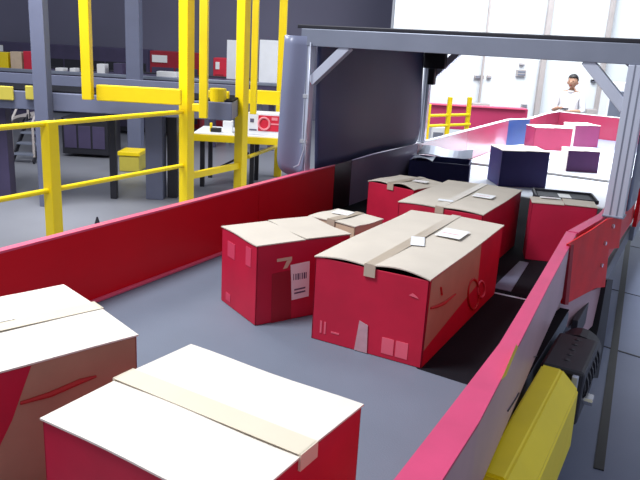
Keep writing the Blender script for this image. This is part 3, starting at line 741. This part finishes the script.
# access stair
st = thing('step_stair', 'small access stair with pale handrails in front of the purple cabinet at far left', 'stair', (0, 0, FLOOR), YAW)
a = G(13, 164, 10.4); c = G(34, 164, 10.4); w = (c - a).dot(RT); p = (a + c) / 2; st.location = (p.x, p.y, FLOOR)
for k in range(4): MB().box((-w / 2, .0 + k * .16, .12 + k * .14), (w / 2, .18 + k * .16, .15 + k * .14), 'steel', .004).build('tread', st)
for sx in (-1, 1):
    MB().bar((sx * w / 2, -.02, .02), (sx * w / 2, .7, .68), .02, .09, 'darksteel').build('stringer', st)
    MB().tube([(sx * w / 2, .02, .1), (sx * w / 2, .02, .62), (sx * w / 2, .64, 1.1), (sx * w / 2, .64, .6)], .018, 'colpale', 10).build('handrail', st)
# rounded pale chute hood
ch = thing('chute_hood', 'rounded pale grey hood under the raised conveyor at far left', 'hood', (0, 0, FLOOR), YAW)
p = G(26, 124, 11.6); ch.location = (p.x, p.y, FLOOR); hz = p.z - FLOOR
n = 16; prof = [(.34 * math.cos(PI * k / n), hz - .08 + .24 * math.sin(PI * k / n)) for k in range(n + 1)]
inner = [(x * .86, hz - .08 + (z - hz + .08) * .82) for x, z in prof][::-1]
R = Matrix(((1, 0, 0, 0), (0, 0, 1, 0), (0, 1, 0, 0), (0, 0, 0, 1)))
b = MB()
for k in range(n): b.prism([prof[k], prof[k + 1], inner[n - k - 1], inner[n - k]], 0, .5, 'colpale', R)
b.build('hood', ch)
for sx in (-1, 1): MB().box((sx * .31 - .03, .02, 0), (sx * .31 + .03, .08, hz - .08), 'darksteel', .004).build('leg', ch)
# white panels by the last upright
def board(label, px0, px1, py0, d):
    a = G(px0, 100, d); c = G(px1, 100, d); w = (c - a).dot(RT); top = G((px0 + px1) / 2, py0, d).z - FLOOR; p = (a + c) / 2; bot = G((px0 + px1) / 2, 84, d).z - FLOOR
    o = thing('partition_board', label, 'board', (p.x, p.y, FLOOR), YAW)
    MB().box((-w / 2, 0, bot), (w / 2, .04, top), 'whitepl', .006).build('panel', o)
    for sx in (-1, 1): MB().box((sx * (w / 2 - .03) - .03, .04, 0), (sx * (w / 2 - .03) + .03, .1, top), 'steel', .004).build('leg', o)
board('grey-white partition board left of the second thick upright', 226, 236, 40, 13.5)
board('tall pale partition board right of the second thick upright', 258, 276, 40, 13)

# small red cone on the floor
p = HZ(97, 226, FLOOR)
cn = thing('safety_cone', 'small dark cone standing on the floor just above the left red wall', 'cone', (-5.5, 5.25, FLOOR))
pc = HZ(97.5, 226, FLOOR); cn.location = (pc.x, pc.y, FLOOR)
MB().tube([(0, 0, .01), (0, 0, .1)], [.035, .008], 'darksteel', 14).build('cone_body', cn); MB().box((-.05, -.05, 0), (.05, .05, .012), 'black', .003).build('base', cn)

# ------------------------------------------------------------------ far side: red conveyor and yellow railing behind the bright belts
fr = thing('far_conveyor', 'long pinkish red conveyor wall on legs in the bright area behind the belts', 'conveyor', (0, 0, FLOOR))
def frp(mb, name): o = mb.build(name, fr); o.location.z -= FLOOR; return o
frp(hb(405, 106, 527, 130, 13.2, .05, 'farred'), 'side_wall'); frp(hb(405, 105, 527, 107, 13.15, .12, 'wallrim'), 'top_rim')
frp(hb(405, 118, 527, 124, 13.3, .8, 'steel'), 'bed'); frp(hb(405, 106, 527, 130, 14.1, .05, 'farred'), 'side_wall')
for px in (430, 475, 520):
    for d in (13.4, 14.0): frp(post(MB(), px, d, FLOOR, G(px, 120, d).z, .08, 'steel'), 'leg')
fy = thing('safety_railing', 'yellow railing with three posts in the bright area behind the left curtain edge', 'railing', (0, 0, FLOOR))
def fyp(mb, name): o = mb.build(name, fy); o.location.z -= FLOOR; return o
P3 = [(428, 10.2, 104), (448.5, 10.5, 97), (468, 10.8, 97)]
for px, d, t in P3: fyp(post(MB(), px, d, FLOOR, G(px, t, d).z, .065, 'yellow', py=115), 'post')
for yy in (117, 127):
    a, c = G(426, yy + 1.5, 10.2), G(470, yy - 5, 10.8); z = (a.z + c.z) / 2
    fyp(MB().tube([(a.x, a.y, z), (c.x, c.y, z)], .022, 'yellow', 12), 'rail')
def simple(name, label, cat, px, py0, py1, w, th, d, mt):
    h = G(px, py0, d).z; p = G(px, py1, d); o = thing(name, label, cat, (p.x, p.y, FLOOR), YAW)
    MB().box((-w / 2, -th / 2, .08), (w / 2, th / 2, h - FLOOR), mt, .01).build('body', o)
    MB().box((-w / 2 + .03, -th / 2 - .012, .2), (w / 2 - .03, -th / 2 - .001, (h - FLOOR) * .9), 'steel', .004).build('door', o)
    for sx in (-1, 1): MB().box((sx * (w / 2 - .05) - .03, -th / 2 + .02, 0), (sx * (w / 2 - .05) + .03, th / 2 - .02, .08), 'darksteel').build('foot', o)
    return o
simple('control_cabinet', 'pale control cabinet behind the first far yellow railing post', 'cabinet', 436, 126, 140, .22, .3, 11.3, 'whitepl')
simple('control_cabinet', 'grey low cabinet standing against the bright wall above the far conveyor', 'cabinet', 479, 103, 110, .36, .3, 14.7, 'colpale')
simple('control_cabinet', 'grey low cabinet beside the narrow column right of the person', 'cabinet', 590.5, 109, 113, .2, .2, 14.6, 'colpale')
simple('control_cabinet', 'light blue-grey cabinet in front of the bright wall behind the right knee brace', 'cabinet', 615, 82, 112, .5, .4, 13.6, 'whitepl')
def wallbox(label, px, py, w, h, mt='colpale', rows=2):
    p = G(px, py, WB - .12); o = thing('wall_box', label, 'electrical box', (p.x, p.y, p.z), YAW)
    MB().box((-w / 2, -.04, -h / 2), (w / 2, .04, h / 2), mt, .006).build('housing', o)
    for k in range(rows): MB().box((-w * .4, -.05, -h * .35 + k * h * .4), (w * .4, -.041, -h * .35 + k * h * .4 + h * .25), 'steel', .002).build('cover', o)
    return o
wallbox('grey junction box on the bright wall left of the thin pipe', 479, 77, .2, .07); wallbox('smaller grey junction box right of the thin pipe', 489, 77, .09, .07, rows=1)
wallbox('topmost grey box on the bright wall left of the wide column', 522, 64.5, .1, .05, rows=1); wallbox('grey box cluster below the topmost box on the bright wall', 521, 73, .2, .14)
wallbox('low grey box on the bright wall beside the foot of the wide column', 524, 106, .12, .08)
wallbox('small dark switch box on the bright wall left of the narrow column', 593.5, 81, .1, .06, 'darksteel', 1)

# ------------------------------------------------------------------ worker
def skin_mesh(verts, edges, radii, root=0, sub=2):
    me = bpy.data.meshes.new('tmp'); me.from_pydata(verts, edges, []); o = bpy.data.objects.new('tmp', me); COL.objects.link(o)
    md_ = o.modifiers.new('skin', 'SKIN')
    if not me.skin_vertices: me.skin_vertices.new()
    for i, r in enumerate(radii):
        sv = me.skin_vertices[0].data[i]; sv.radius = r if isinstance(r, tuple) else (r, r); sv.use_root = (i == root)
    md_.use_smooth_shade = True
    sb = o.modifiers.new('sub', 'SUBSURF'); sb.levels = sub; sb.render_levels = sub
    dg = bpy.context.evaluated_depsgraph_get(); dg.update(); ev = o.evaluated_get(dg); em = ev.to_mesh()
    V = [v.co.copy() for v in em.vertices]; Fc = [tuple(p.vertices) for p in em.polygons]; ev.to_mesh_clear()
    bpy.data.objects.remove(o); return V, Fc
H0 = 1.70
J = dict(pel=(0, 0, .92), sp=(0, .01, 1.10), ch=(0, .015, 1.28), nk=(0, .015, 1.44), hd0=(0, -.002, 1.53),
         shl=(.17, .01, 1.385), ell=(.25, -.02, 1.12), wrl=(.10, -.24, 1.13), shr=(-.17, .01, 1.385), elr=(-.26, -.03, 1.11), wrr=(-.09, -.27, 1.17),
         hpl=(.09, 0, .88), knl=(.10, -.02, .48), anl=(.10, .02, .09), tol=(.11, -.14, .035), hpr=(-.09, 0, .88), knr=(-.10, -.03, .48), anr=(-.11, .0, .09), tor=(-.12, -.16, .035))
names = list(J); idx = {n_: i for i, n_ in enumerate(names)}
rad = dict(pel=(.145, .10), sp=(.145, .105), ch=(.185, .125), nk=.056, hd0=.056, shl=.07, ell=.046, wrl=.03, shr=.07, elr=.046, wrr=.03,
           hpl=.085, knl=.058, anl=.042, tol=.034, hpr=.085, knr=.058, anr=.042, tor=.034)
E_ = [('pel', 'sp'), ('sp', 'ch'), ('ch', 'nk'), ('nk', 'hd0'), ('ch', 'shl'), ('shl', 'ell'), ('ell', 'wrl'), ('ch', 'shr'), ('shr', 'elr'), ('elr', 'wrr'),
      ('pel', 'hpl'), ('hpl', 'knl'), ('knl', 'anl'), ('anl', 'tol'), ('pel', 'hpr'), ('hpr', 'knr'), ('knr', 'anr'), ('anr', 'tor')]
V, Fc = skin_mesh([J[n_] for n_ in names], [(idx[a], idx[c]) for a, c in E_], [rad[n_] for n_ in names])
pp = G(573.5, 79, 12.0)
pw = thing('person', 'person in a white shirt in the bright area looking down at a handheld device', 'person', (pp.x, pp.y, FLOOR), YAW - .65)
b = MB()
def region(c):
    if c.z > 1.435: return 'skin'
    if c.z > .86:
        return 'skin' if (c.y < -.1) else 'shirt'
    return 'trousers' if c.z > .12 else 'black'
vs = [b.bm.verts.new(v) for v in V]
for f in Fc:
    c = sum((V[k] for k in f), Vector()) / len(f)
    try: fc = b.bm.faces.new([vs[k] for k in f]); fc.material_index = b.mi(region(c))
    except ValueError: pass
def hand(wr, dirv, sx):
    """palm and five fingers, curled; joined into the body mesh"""
    w = Vector(wr); d = Vector(dirv).normalized(); s_ = d.cross(Vector((0, 0, 1))).normalized() * sx; dn = Vector((0, 0, -1))
    pv = [w, w + d * .05, w + d * .085]; V2, F2 = skin_mesh(pv, [(0, 1), (1, 2)], [(.022, .016), (.036, .015), (.036, .013)], 0, 1)
    i = len(b.bm.verts); b.add(V2, F2, 'skin')
    for k, (off, L) in enumerate(((-.03, .062), (-.01, .075), (.01, .07), (.03, .055))):
        p0 = w + d * .075 + s_ * off; p1 = p0 + d * L * .45; p2 = p1 + (d * .4 + dn * .9).normalized() * L * .35; p3 = p2 + (dn - d * .4).normalized() * L * .3
        V2, F2 = skin_mesh([p0, p1, p2, p3], [(0, 1), (1, 2), (2, 3)], [.009, .0085, .008, .007], 0, 1); b.add(V2, F2, 'skin')
    p0 = w + d * .03 - s_ * .028; p1 = p0 + (d * .5 - s_ * .8).normalized() * .035; p2 = p1 + (d - s_ * .1 + dn * .4).normalized() * .03
    V2, F2 = skin_mesh([p0, p1, p2], [(0, 1), (1, 2)], [.012, .010, .008], 0, 1); b.add(V2, F2, 'skin')
hand(J['wrl'], Vector(J['wrl']) - Vector(J['ell']), -1); hand(J['wrr'], Vector(J['wrr']) - Vector(J['elr']), 1)
# skull with a tapering jaw, joined into the body
t = bmesh.new(); bmesh.ops.create_uvsphere(t, u_segments=28, v_segments=20, radius=1)
for v in t.verts:
    x_, y_, z_ = v.co; k_ = 1 - .34 * max(0, -z_) ** 1.3
    v.co = Vector((x_ * .078 * k_, y_ * .098 * (k_ if y_ > 0 else 1 - .12 * max(0, -z_)) - .004 - .012 * max(0, -z_), z_ * .118 + 1.6))
b.join(t, 'skin')
# nose, ears, lips joined into the body
b.tube([(0, -.098, 1.612), (0, -.124, 1.575), (0, -.100, 1.566)], [.008, .013, .008], 'skin', 8)
b.tube([(-.02, -.088, 1.543), (0, -.097, 1.542), (.02, -.088, 1.543)], [.004, .006, .004], 'redmark', 6)
for sx in (-1, 1): b.tube([(sx * .079, -.01, 1.6), (sx * .088, .0, 1.585), (sx * .078, -.01, 1.555)], [.008, .014, .007], 'skin', 8)
body = b.build('body', pw, smooth=True)
for sx in (-1, 1):
    MB().tube([(sx * .029, -.085, 1.61), (sx * .029, -.0975, 1.61)], [.011, .006], 'eye', 10).build('eye', pw)
# hair: cap over the skull
t = bmesh.new(); bmesh.ops.create_uvsphere(t, u_segments=24, v_segments=16, radius=1)
bmesh.ops.delete(t, geom=[v for v in t.verts if v.co.z < (-.6 if v.co.y > .1 else -.1 + .4 * min(1, max(0, -v.co.y * 2)))], context='VERTS')
for v in t.verts: v.co = Vector((v.co.x * .086, v.co.y * .108 - .002, v.co.z * .096 + 1.632))
b = MB(); b.join(t, 'hair'); hr = b.build('hair', pw, smooth=True)
sol = hr.modifiers.new('solid', 'SOLIDIFY'); sol.thickness = .008
# shirt: sleeve cuffs, collar and hem
def ring(z, rx, ry, h, mt, name):
    b = MB(); n = 28; v = []; 
    for k in range(n):
        a = 2 * PI * k / n
        v.append((rx * math.cos(a), ry * math.sin(a) + .008, z))
        v.append((rx * 1.04 * math.cos(a), ry * 1.04 * math.sin(a) + .008, z + h))
    b.add(v, [(2 * k, 2 * ((k + 1) % n), 2 * ((k + 1) % n) + 1, 2 * k + 1) for k in range(n)], mt); o = b.build(name, pw, smooth=True)
    s_ = o.modifiers.new('solid', 'SOLIDIFY'); s_.thickness = .006; return o
ring(1.415, .06, .064, .04, 'shirt', 'collar')
# handheld device between the hands
Rp = Matrix.Rotation(YAW - .65, 4, 'Z')
hp = Vector((pp.x, pp.y, FLOOR)) + Rp @ Vector((0.0, -.30, 1.165))
hd = thing('handheld_scanner', 'dark handheld device held in front of the person in the white shirt', 'scanner', hp, YAW - .65)
MB().box((-.07, -.05, -.015), (.07, .07, .012), 'darksteel', .008).build('body', hd)
MB().box((-.055, -.04, .0125), (.055, .04, .0145), 'ink', .001).build('screen', hd)

# ------------------------------------------------------------------ light
W = bpy.data.worlds.new('world'); S.world = W; W.use_nodes = True
bg = W.node_tree.nodes['Background']; bg.inputs['Color'].default_value = (.80, .86, 1.0, 1); bg.inputs['Strength'].default_value = .5
def area(name, loc, size, power, color=(1, 1, 1), target=None, sy=None, spread=PI):
    l = bpy.data.lights.new(name, 'AREA'); l.energy = power; l.color = color; l.size = size; l.spread = spread
    if sy: l.shape = 'RECTANGLE'; l.size_y = sy
    o = bpy.data.objects.new(name, l); COL.objects.link(o); o.location = loc
    if target is not None: o.rotation_euler = (Vector(target) - Vector(loc)).to_track_quat('-Z', 'Y').to_euler()
    return o
area('hall_lamp', (-2.8, .5, 4.2), 1.2, 280, (.97, .98, 1), (-1.1, 1.4, 0), 1.4)
area('hall_lamp', (-6, 4.5, 4), 2.0, 290, (.97, .98, 1), (-5.5, 6, -1), 2.0, spread=PI * .75)
area('bright_bay_lamp', (-1.2, 8.2, 3.4), 2.4, 300, (.93, .97, 1), (-1.2, 8.0, 0), 2.2, spread=PI * .48)
area('bright_bay_lamp', (-2.4, 11.6, 4.2), 4, 540, (.93, .97, 1), (-3.2, 14.2, .8), 3)

GROUPS = dict(carton='cartons riding on the belt conveyors', parcel='parcels on the sorting line', belt_conveyor='belt conveyor sections of the line',
              machine_cabinet='machine cabinets in the background', control_cabinet='cabinets by the bright wall', wall_box='boxes on the bright wall',
              safety_railing='yellow safety railings', partition_board='pale partition boards')
for o in list(COL.objects):
    if o.parent is None and o.get('label') and o.name.split('.')[0] in GROUPS: o['group'] = GROUPS[o.name.split('.')[0]]

S.view_settings.view_transform = 'Standard'; S.view_settings.look = 'None'
S.view_settings.gamma = 1; S.view_settings.use_curve_mapping = False; S.view_settings.exposure = 0
